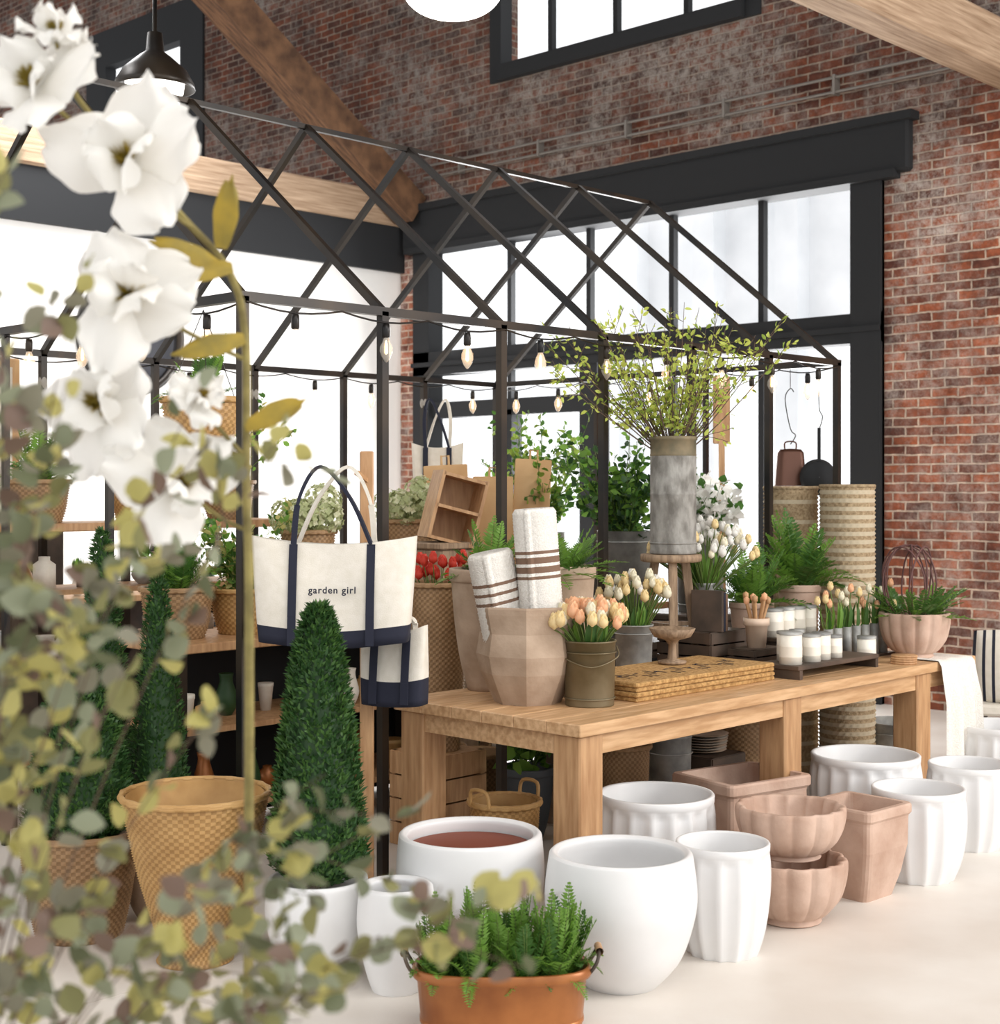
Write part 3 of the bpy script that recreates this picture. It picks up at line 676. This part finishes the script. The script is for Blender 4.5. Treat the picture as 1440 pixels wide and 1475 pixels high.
# ---------------------------------------------------------------- stand + totes
mb=MB(); bb(mb,-.025,.025,-.025,.025,.03,1.73,WOODV,.004); bb(mb,-.2,.2,-.03,.03,0,.05,WOODV,.004); bb(mb,-.03,.03,-.2,.2,0,.045,WOODV,.004)
beam(mb,(0,-.02,1.62),(-.03,-.10,1.65),.016,.016,WOODV)
beam(mb,(.02,0,1.12),(.14,-.03,1.14),.016,.016,WOODV)
build(mb,'wooden_bag_stand',-.5,5.58,0)
def tote(name,x,y,z,Wt,Wb,D,H,hh,text=None,rot=0,sw=.03,hm=NAVY,nav=2):
    e=empty(name,x,y,z)
    mb=MB(); rings=[]; n=12; seg=48
    for j in range(n+1):
        t=j/n; w=Wb+(Wt-Wb)*t**.8; d=D*(1-.55*t**1.5); zz=H*t; o=[]
        for i in range(seg):
            a=2*math.pi*i/seg; c,s=math.cos(a),math.sin(a); k=(abs(c)**5+abs(s)**5)**(-1/5)
            xx=c*k*w/2; yy=s*k*d/2
            o.append((xx,yy+.010*math.sin(xx*16+t*3)*t,zz+(.03*abs(xx/(w/2))**2*t)-.012*math.cos(xx*9)*(1-t)))
        rings.append(o)
    vs=[v for r in rings for v in r]; fs=[]; ms=[]
    for j in range(n):
        for i in range(seg): fs.append((j*seg+i,j*seg+(i+1)%seg,(j+1)*seg+(i+1)%seg,(j+1)*seg+i)); ms.append(NAVY if j<nav else CANVAS)
    fs.append(tuple(range(seg-1,-1,-1))); ms.append(NAVY)
    mb.add(vs,fs,lambda i:ms[i])
    for sy in(-1,1):
        for sx in(-1,1):
            pts=[(sx*Wb*.26,sy*(D*(1-.55*t**1.5)/2+.010),H*t) for t in(0.0,.3,.6,.9,1.0)]
            for k in range(len(pts)-1): beam(mb,pts[k],pts[k+1],sw,.005,NAVY)
        sh=.03*sy
        arc=cat([(-Wb*.26,sy*(D*.225+.006),H),(-Wb*.17+sh,sy*D*.2,H+hh*.6),(sh*1.5,sy*.03,H+hh),(Wb*.17+sh,sy*D*.2,H+hh*.6),(Wb*.26,sy*(D*.225+.006),H)],6)
        for k in range(len(arc)-1): beam(mb,arc[k],arc[k+1],.02,.012,hm if sy<0 else CANVAS)
    build(mb,'bag_body',x,y,z,0,parent=e)
    if text:
        cu=bpy.data.curves.new('text','FONT'); cu.body=text; cu.size=.034; cu.extrude=.0006; cu.offset=.0007; cu.align_x='CENTER'; cu.space_character=1.15
        t_=bpy.data.objects.new('printed_text',cu); cu.materials.append(NAVY); S.collection.objects.link(t_)
        t_.parent=e; t_.location=(0.006,-D/2*.86-.016,H*.52); t_.rotation_euler=(math.radians(90-7),0,0)
    e.rotation_euler=(0,0,TH+rot)
    return e
tote('canvas_tote_bag',-.60,5.38,1.03,.60,.54,.17,.36,.28,'garden girl',-.05)
tote('canvas_tote_bag',-.39,5.50,.80,.26,.24,.12,.26,.05,None,-.3,.03,CANVAS,4)
# ---------------------------------------------------------------- greenhouse interior
def console(name,a0,a1,b0,b1,h,levels,m=WOOD,back=None):
    mb=MB()
    bb(mb,a0,a1,b0,b1,h-.04,h,m,.004)
    for z in levels: bb(mb,a0+.02,a1-.02,b0+.02,b1-.02,z-.025,z,m)
    for a in(a0+.02,(a0+a1)/2,a1-.02):
        for b in(b0+.02,b1-.02): bb(mb,a-.018,a+.018,b-.018,b+.018,0,h-.04,BLACK)
    if back: bb(mb,a0,a1,b1-.015,b1,.02,h-.04,back)
    return build(mb,name,world=True)
console('display_console',3.6,7.0,5.36,5.9,.92,(.2,.55),WOODV,DFRAME)
console('plant_shelf',3.4,5.1,6.45,6.85,1.42,(.3,.75,1.1),WOODV,None)
console('display_console',-1.0,3.0,7.0,7.5,.9,(.25,.6),WOODV,DWOOD)
console('display_console',3.3,6.2,8.3,8.8,.9,(.3,.6),WOODV,DWOOD)
def hyd(mb,c,R,mats=(HYD,HYD2,HYD)):
    for i in range(150):
        o=rv(1).normalized(); p=c+o*R*random.uniform(.85,1.05); m=random.choice(mats)
        x=o.cross(Vector((.3,.5,.8))).normalized(); y=o.cross(x)
        for d in(x,y,-x,-y): dia(mb,p,d+o*.35,o,.02,.018,m)
def basket(name,a,b,z,R,H,m=WICKD,plant=None,handles=False):
    mb=MB(); wicker(mb,[(R*.75,0),(R*.9,H*.4),(R,H)],m,28,.004,.0125)
    if handles:
        for s in(-1,1): tube(mb,cat([(s*R,-.05,H),(s*R*1.05,-.04,H+.06),(s*R*1.05,.04,H+.06),(s*R,.05,H)],4),.008,m,6)
    if plant=='fern': disc(mb,R*.9,H*.85,SOIL); fern(mb,(0,0,H*.85),36,.28,.055,.22,FM)
    if plant=='red':
        for k in range(24): tulip(mb,(0,0,H*.7),(R*random.uniform(-1,1),R*random.uniform(-1,1),H+random.uniform(.02,.10)),RED,.024)
    if plant=='bush':
        disc(mb,R*.9,H*.85,SOIL); shrub(mb,(0,0,H*.8),[(random.uniform(-.25,.25),random.uniform(-.25,.25),H+random.uniform(.1,.45)) for _ in range(22)],(G1,G2,E3),STEMG,.003,.045,.025,16,.03,.2,2,0,.1)
    if plant=='hyd':
        for k in range(6):
            c=Vector((R*.7*math.cos(k*1.26),R*.7*math.sin(k*1.26),H+.07+(.07 if k==5 else 0))); hyd(mb,c,.09)
    return build(mb,name,a,b,z,world=True)
basket('wicker_basket_with_fern',3.78,5.65,.92,.16,.22,WICKD,'fern')
basket('wicker_basket_with_bush',4.12,5.62,.92,.15,.2,WICK,'bush')
basket('basket_with_hydrangeas',4.5,5.62,.92,.13,.46,WICKD,'hyd')
crate('wooden_produce_crate',4.60,4.82,0,.30,.30,.42,WOODV,4)
basket('basket_with_red_flowers',4.6,4.82,.42,.13,.74,WICKD,'red')
basket('basket_with_hydrangeas',5.15,5.62,.92,.13,.5,WICKD,'hyd')
basket('wicker_basket_with_fern',3.65,6.65,1.42,.15,.2,WICKD,'fern')
basket('wicker_basket_with_fern',4.2,6.62,1.42,.15,.22,WICK,'fern')
basket('wicker_basket_with_bush',4.75,6.62,1.42,.14,.2,WICKD,'bush')
basket('wicker_basket_with_bush',2.2,7.25,.9,.16,.22,WICKD,'bush')
basket('wicker_basket_with_hydrangeas',1.5,7.25,.9,.16,.22,WICKD,'hyd')
basket('wicker_basket_with_fern',1.0,7.25,.9,.16,.22,WICKD,'fern')
basket('handled_basket',4.97,4.93,0,.125,.34,WICKD,None,True)
basket('handled_basket',5.16,4.2,0,.11,.44,WICKD,None,True)
basket('handled_basket',6.08,4.2,0,.14,.46,WICKD,None,True)
basket('wicker_basket',4.28,4.1,0,.14,.34,WICK,None,True)
SL=mat('slate_planter',(.07,.08,.09),.6)
mb=MB(); taper(mb,.125,.33,SL); shrub(mb,(0,0,.28),[(random.uniform(-.22,.18),random.uniform(-.16,.16),random.uniform(.40,.62)) for _ in range(22)],(G1,G2,G2),STEMG,.003,.08,.06,7,.03,.4,1,0,.08)
build(mb,'plant_in_slate_planter',4.93,4.58,0,world=True)
mb=MB(); bucket(mb,.10,.46,GALV,False); build(mb,'galvanized_bucket',5.46,4.18,0,world=True)
crate('dark_wooden_crate',5.74,4.2,0,.26,.3,.34)
mb=MB(); PL=mat('stoneware',(.45,.40,.34),.5)
for k in range(7): lathe(mb,[(.001,0),(.06,0),(.11,.012),(.115,.016),(.06,.006),(.001,.005)],PL if k%2 else TAN,30,(.003*k,0,k*.012))
build(mb,'stacked_plates',5.74,4.2,.34,world=True)
mb=MB(); taper(mb,.15,.3,TERRA); build(mb,'terracotta_pot',4.58,3.85,0,world=True)
mb=MB(); taper(mb,.12,.22,TAN); build(mb,'terracotta_pot',5.28,4.75,0,world=True)
def stock(name,a0,a1,b,z,step=.16,hmax=.2):
    mb=MB(); a=a0
    MS=(TERRA,TAN,WHITE,GALV,WAX,DWOOD,OLIVE,CANVAS,WICK,G3,COPPER)
    while a<a1:
        R=random.uniform(.035,.07); H=random.uniform(.07,hmax); m=random.choice(MS); k=random.random()
        c=(a,b+random.uniform(-.08,.08),z)
        if k<.4: lathe(mb,[(.001,0),(R*.7,0),(R,H*.85),(R*1.06,H*.87),(R*1.06,H),(R*.9,H),(.001,H*.85)],m,20,c)
        elif k<.7: lathe(mb,[(.001,0),(R,0),(R,H*.75),(R*.5,H*.88),(R*.5,H),(R*.4,H),(.001,H*.95)],m,20,c)
        else: lathe(mb,cat([(.001,0),(R*.5,0),(R*1.1,H*.35),(R*.6,H*.8),(R*.7,H)],3)+[(R*.6,H),(.001,H*.8)],m,20,c)
        if random.random()<.25:
            for q in range(14): 
                o=rv(1); leaf(mb,(c[0],c[1],z+H*.85),(o.x*.6,o.y*.6,1),o,.12,.03,random.choice((G1,G2)),bend=.3)
        a+=step*random.uniform(.8,1.2)
    return build(mb,name,world=True)
for z in(.3,.75,1.1): stock('assorted_jars_and_pots',3.5,5.0,6.60,z)
for z in(.25,.6): stock('assorted_jars_and_pots',-.9,2.9,7.15,z,.2)
for z in(.3,.6,.9): stock('assorted_jars_and_pots',3.4,6.1,8.5,z,.17,.22)
for z in(.2,.55): stock('assorted_jars_and_pots',3.7,6.9,5.55,z,.19,.22)
mb=MB(); wicker(mb,[(.09,0),(.14,.1),(.15,.18)],WICK,28,.004,.0125); fern(mb,(0,0,.15),30,.2,.045,.18,FM)
for k in range(3): a=k*2.1; tube(mb,[(.15*math.cos(a),.15*math.sin(a),.18),(0,0,.52)],.002,BLACK,4)
build(mb,'hanging_fern_basket',A0+.0,4.66,EZ-.55,world=True)
def bush(name,a,b,z,R,H,pm,n=30,h=.6,s=.28,mats=(G1,G3,G2),ll=.05,lw=.032):
    mb=MB(); lathe(mb,[(.001,0),(R*.96,0),(R,H),(R+.005,H),(R-.01,H),(R-.01,H*.9),(.001,H*.9)],pm,30)
    for zz in(H*.1,H*.9): ring(mb,R+.001,.004,zz,pm,30)
    shrub(mb,(0,0,H*.85),[(random.uniform(-s,s),random.uniform(-s,s),H+h*random.uniform(.35,1)) for _ in range(n)],mats,STEMG,.004,ll,lw,16,.04,.25,2,0,.14)
    return build(mb,name,a,b,z,world=True)
bush('leafy_plant_in_zinc_cylinder',5.95,4.85,.82,.14,.55,GALV,34,.52,.26)
bush('leafy_plant_in_zinc_cylinder',6.15,5.62,.92,.14,.42,GALV,34,.66,.28,(G1,G2,YG),.045,.03)
mb=MB(); bb(mb,5.58,6.4,4.60,5.1,0,.78,DWOOD,.01); bb(mb,5.56,6.42,4.58,5.12,.78,.82,DWOOD,.008)
for z in(.05,.42): bb(mb,5.62,6.36,4.592,4.60,z,z+.32,DFRAME)
build(mb,'dark_wooden_trunk',world=True)
bush('white_flowering_plant',6.75,4.95,.9,.13,.42,GALV,30,.32,.26,(PET,PET,PET,G1),.06,.055)
mb=MB(); bb(mb,6.5,7.0,4.74,5.2,0,.86,DWOOD,.01); bb(mb,6.48,7.02,4.73,5.22,.86,.9,DWOOD,.008)
for z in(.3,.6): bb(mb,6.55,6.95,4.73,4.74,z-.2,z+.04,DFRAME)
build(mb,'dark_wooden_cabinet',world=True)
mb=MB(); taper(mb,.12,.3,TAN); shrub(mb,(0,0,.25),[(random.uniform(-.3,.3),random.uniform(-.3,.3),random.uniform(.5,1.0)) for _ in range(20)],(YG,YL,G2),STEM,.004,.04,.02,12,.03,.3,3,0,.15)
build(mb,'potted_branches',2.8,7.25,.9,world=True)
mb=MB(); mb.M=Matrix.Rotation(.25,4,'Y')
for s in(-1,1):
    bb(mb,s*.11-.008,s*.11+.008,-.10,.10,.03,.36,WOODV)
for k in range(3): bb(mb,-.11,.11,-.10,.10,.03+k*.155,.045+k*.155,WOODV)
bb(mb,-.11,.11,.09,.10,.03,.36,WOODV)
build(mb,'wooden_crate_shelf',4.97,5.17,1.30,TH+.3,world=True)
mb=MB(); bb(mb,-.13,.13,-.14,.14,0,1.30,OLDW,.01); bb(mb,-.145,.145,-.155,.155,1.30,1.33,OLDW,.005); build(mb,'wooden_plinth',4.97,5.19,0,world=True)
BOARD=mat('kraft_board',(.50,.28,.12),.7,c2=(.62,.40,.20),scale=4)
mb=MB()
for k,(x,h,w) in enumerate(((-.14,.80,.24),(0.08,.74,.22),(.26,.84,.2))):
    mb.M=Matrix.Translation((x,0,0))@Matrix.Rotation(-.12,4,'X')@Matrix.Rotation(.05*(k-1),4,'Y')
    bb(mb,-w/2,w/2,k*.03-.01,k*.03+.01,0.012,h,BOARD,.008); tube(mb,[(-.02,k*.03,h),(-.02,k*.03,h+.05),(.02,k*.03,h+.05),(.02,k*.03,h)],.008,BOARD,6)
mb.M=None
build(mb,'wooden_cutting_boards',5.66,5.62,.92,TH,world=True)
tote('canvas_tote_bag',-.36,8.55,1.5,.3,.26,.1,.32,.28)
mb=MB()
def rsq(th,r,z,j): c,s=math.cos(th),math.sin(th); return r/((abs(c)**4+abs(s/.6)**4)**.25)
CU=mat('aged_copper',(.10,.045,.03),.4,metal=.6)
lathe(mb,[(.095,0),(.09,.01),(.075,.19),(.06,.21),(.001,.215)],CU,32,mod=rsq); lathe(mb,[(.085,.005),(.07,.18),(.001,.2)],CU,32,mod=rsq)
tube(mb,cat([(-.03,0,.2),(-.03,0,.25),(.03,0,.25),(.03,0,.2)],4),.005,CU,6); tube(mb,cat([(0,0,.24),(.03,0,.29),(0,0,.33),(-.03,0,.5),(0,0,.56),(.02,0,.54)],4),.003,BLACK,5)
tube(mb,[(0,0,.56),(0,0,.67)],.002,BLACK,4)
build(mb,'copper_cowbell',A1,4.72,EZ-.69,world=True,rot=TH)
mb=MB()
lathe(mb,[(.001,0),(.08,0),(.10,.03),(.104,.03),(.084,-.006),(.001,-.006)],DFRAME,28)
for v in range(len(mb.v)): x,y,z=mb.v[v]; mb.v[v]=(x,z,y)
beam(mb,(0,0,.09),(0,0,.28),.018,.008,DFRAME); tube(mb,cat([(0,0,.27),(.02,0,.34),(0,0,.40),(0,0,.62)],4),.003,BLACK,5)
build(mb,'hanging_frying_pan',A1,4.53,EZ-.64,world=True,rot=TH)
mb=MB(); beam(mb,(0,0,0),(0,.05,1.0),.035,.02,WOODV)
bb(mb,-.05,.05,.04,.06,.95,1.35,WOODV,.01); build(mb,'wooden_paddle',7.2,5.12,.9,TH,world=True)
mb=MB(); bb(mb,7.08,7.27,4.95,5.25,0,.86,DWOOD,.005); bb(mb,7.07,7.28,4.94,5.26,.86,.9,DWOOD,.005); build(mb,'dark_wooden_pedestal',world=True)
mb=MB(); bb(mb,-.45,.45,-.03,0,0,.95,BOARD,.01); bb(mb,-.4,.4,-.035,-.03,.05,.9,CANVAS); build(mb,'linen_pinboard',3.6,7.6,1.35,world=True)
mb=MB(); bb(mb,3.0,4.3,7.55,7.62,0,1.35,DWOOD); build(mb,'dark_wooden_divider',world=True)
mb=MB(); lathe(mb,[(.45,0),(.5,0),(.5,.06),(.45,.06),(.45,0)],BLACK,48)
lathe(mb,[(.001,.02),(.45,.02)],mat('smoky_mirror',(.1,.1,.11),.1,metal=.9),48)
for v in range(len(mb.v)): x,y,z=mb.v[v]; mb.v[v]=(x,-z,y)
build(mb,'round_wall_mirror',6.75,10.79,2.85,world=True)
# ---------------------------------------------------------------- foreground eucalyptus + magnolia
random.seed(21)
mb=MB(); lathe(mb,[(.001,0)]+cat([(.10,0),(.13,.1),(.14,.35),(.10,.55),(.085,.62),(.1,.65)],4)+[(.09,.65),(.075,.6),(.001,.5)],GALV,36)
tips=[(-.573,1.97),(-.522,1.895),(-.598,1.80),(-.60,1.70),(-.48,1.718),(-.38,1.735),(-.26,1.70),(-.40,1.64),(-.556,1.55),(-.455,1.474),(-.37,1.45),(-.33,1.34),(-.522,1.38),(-.27,1.19),(-.101,1.187),(.07,1.145),(-.025,1.103),(-.185,1.07),(-.286,1.0),(-.42,.97),(-.57,1.02),(-.52,.93),(-.50,1.10),(-.2,1.27)]
bx,by=-.70,1.8
shrub(mb,(0,0,.6),[(x-bx,random.uniform(-.25,.2),z) for x,z in tips],(E1,E1,E2,E5,E5,E3,E3,E4,E2,E6),STEM,.0018,.038,.031,12,.03,.56,4,1.3,.11,rleaf)
build(mb,'eucalyptus_in_floor_vase',bx,by,0)
mb=MB(); bx,by=-.43,2.5
lathe(mb,[(.001,0)]+cat([(.09,0),(.12,.1),(.12,.3),(.07,.48),(.06,.52),(.07,.55)],4)+[(.06,.55),(.05,.5),(.001,.4)],TAN,36)
stem=cat([(-.43,.5),(-.42,1.0),(-.42,1.4),(-.427,1.6),(-.4325,1.857),(-.462,1.968),(-.538,2.056),(-.631,2.16),(-.713,2.255),(-.745,2.33)],5)
stem=[(x-bx,.02*math.sin(z*4),z) for x,z in stem]
tube(mb,stem,[.009-.005*i/len(stem) for i in range(len(stem))],MSTEM,8)
def petal(mb,c,d,up,L,Wd,m,cup=.35,ruf=.007,nu=12,nv=14):
    d=Vector(d).normalized(); s=d.cross(Vector(up)).normalized(); n=s.cross(d); vs=[];fs=[]
    ph=random.uniform(0,9)
    for j in range(nv+1):
        t=j/nv; w=Wd*(math.sin(math.pi*min(1,.10+.80*t))**.7)*.5
        for i in range(nu+1):
            u=i/nu*2-1
            edge=max(abs(u),t)**3
            p=Vector(c)+d*L*t+s*u*w*(1+.04*math.sin(t*15+ph)*edge)+n*(-cup*L*math.sin(t*2.2)*.5+cup*Wd*.6*u*u*(1-.3*t)+ruf*math.sin(u*5+t*6+ph)*t+ruf*.7*math.sin(t*11+u*6+ph)*edge+ruf*.3*math.sin(u*16+ph)*t) - d*L*.10*u*u*(t**3)+d*L*.05*math.sin(u*5+ph)*t**4
            vs.append(p)
    for j in range(nv):
        for i in range(nu): k=j*(nu+1)+i; fs.append((k,k+1,k+nu+2,k+nu+1))
    mb.add(vs,fs,m)
def magn(mb,c,face,R,n=7):
    c=Vector(c); f=Vector(face).normalized(); x=f.cross(Vector((0,0,1))).normalized(); y=x.cross(f); a0=random.uniform(0,6)
    for k in range(n):
        a=a0+k*2.4; o=x*math.cos(a)+y*math.sin(a)
        inner=k<3
        petal(mb,c+f*(.008 if inner else 0),o*(.75 if inner else 1)+f*(.85 if inner else .15)+rv(.15),f,R*random.uniform(.9,1.2)*(.7 if inner else 1),R*(.8 if inner else 1.0),PET,cup=-.38 if inner else -.2)
    for k in range(90):
        d=f+rv(.7); dia(mb,c+f*.012,d,rv(1),.042*R/.12,.007,OCH)
fl=[(-.755,2.245,.115,(-.25,-.9,.45)),(-.73,2.33,.07,(.1,-.3,1)),(-.60,2.12,.135,(-.15,-1,.2)),(-.61,1.91,.12,(.25,-1,.1)),(-.655,1.735,.11,(-.35,-1,.1)),(-.53,1.60,.12,(.4,-.9,.2)),(-.50,1.74,.06,(.5,-.7,.5))]
for i,(x,z,r,f) in enumerate(fl):
    yy=random.uniform(-.06,.0)-.03; zz=z-.08
    q=min(stem,key=lambda p:abs(p[2]-zz)); tube(mb,bez(q,((q[0]+x-bx)/2,yy*.5+.02,z-.06),(x-bx,yy+.01,z),6),.004,MSTEM,5)
    magn(mb,(x-bx,yy,z),f,r)
for (x,z,dx,dz) in((-.47,1.97,-.12,.04),(-.47,2.0,.02,.10),(-.45,1.97,-.1,-.02),(-.66,2.2,.06,.03),(-.43,1.85,-.1,-.03),(-.43,1.7,.08,.03)):
    petal(mb,(x-bx,0,z),(dx,-.02,dz),(.1,-1,.4),.12,.042,OCH,cup=-.15,ruf=.002)
build(mb,'magnolia_in_floor_vase',bx,by,0)
# ---------------------------------------------------------------- light
w=bpy.data.worlds.new('World'); S.world=w; w.use_nodes=True
w.node_tree.nodes['Background'].inputs[0].default_value=(.97,.985,1,1); w.node_tree.nodes['Background'].inputs[1].default_value=1.45
def area(name,a,b,z,sx,sy,pw,tgt,col=(1,1,1)):
    l=bpy.data.lights.new(name,'AREA'); l.shape='RECTANGLE'; l.size=sx; l.size_y=sy; l.energy=pw; l.color=col
    o=bpy.data.objects.new(name,l); o.location=(a,b,z); d=Vector(tgt)-Vector((a,b,z)); o.rotation_euler=d.to_track_quat('-Z','Y').to_euler(); S.collection.objects.link(o)
area('overhead_fill',3,0,6.5,6,5,250,(4.5,4,0),(1,.96,.91))  # added fill from above, no such fixture in the room
area('side_fill',9,-3.5,4,5,4,720,(5,4,.3),(1,.98,.95))  # added side fill, there is no window on this side
area('window_daylight',10.8,8,2.0,4.6,3.2,600,(4,5,.8))
area('partition_wash',5,9.2,5.5,5,1,280,(4,10.8,1.5))  # added light to brighten the white partition, no fixture stands there
# ---------------------------------------------------------------- camera
cd=bpy.data.cameras.new('Camera'); co=bpy.data.objects.new('Camera',cd); S.collection.objects.link(co)
co.location=(0,0,1.6); co.rotation_euler=(math.pi/2,0,TH); cd.lens=52.18; cd.sensor_width=36; cd.shift_y=-.0254
cd.dof.use_dof=True; cd.dof.focus_distance=5.9; cd.dof.aperture_fstop=4.5; cd.clip_end=200
S.camera=co
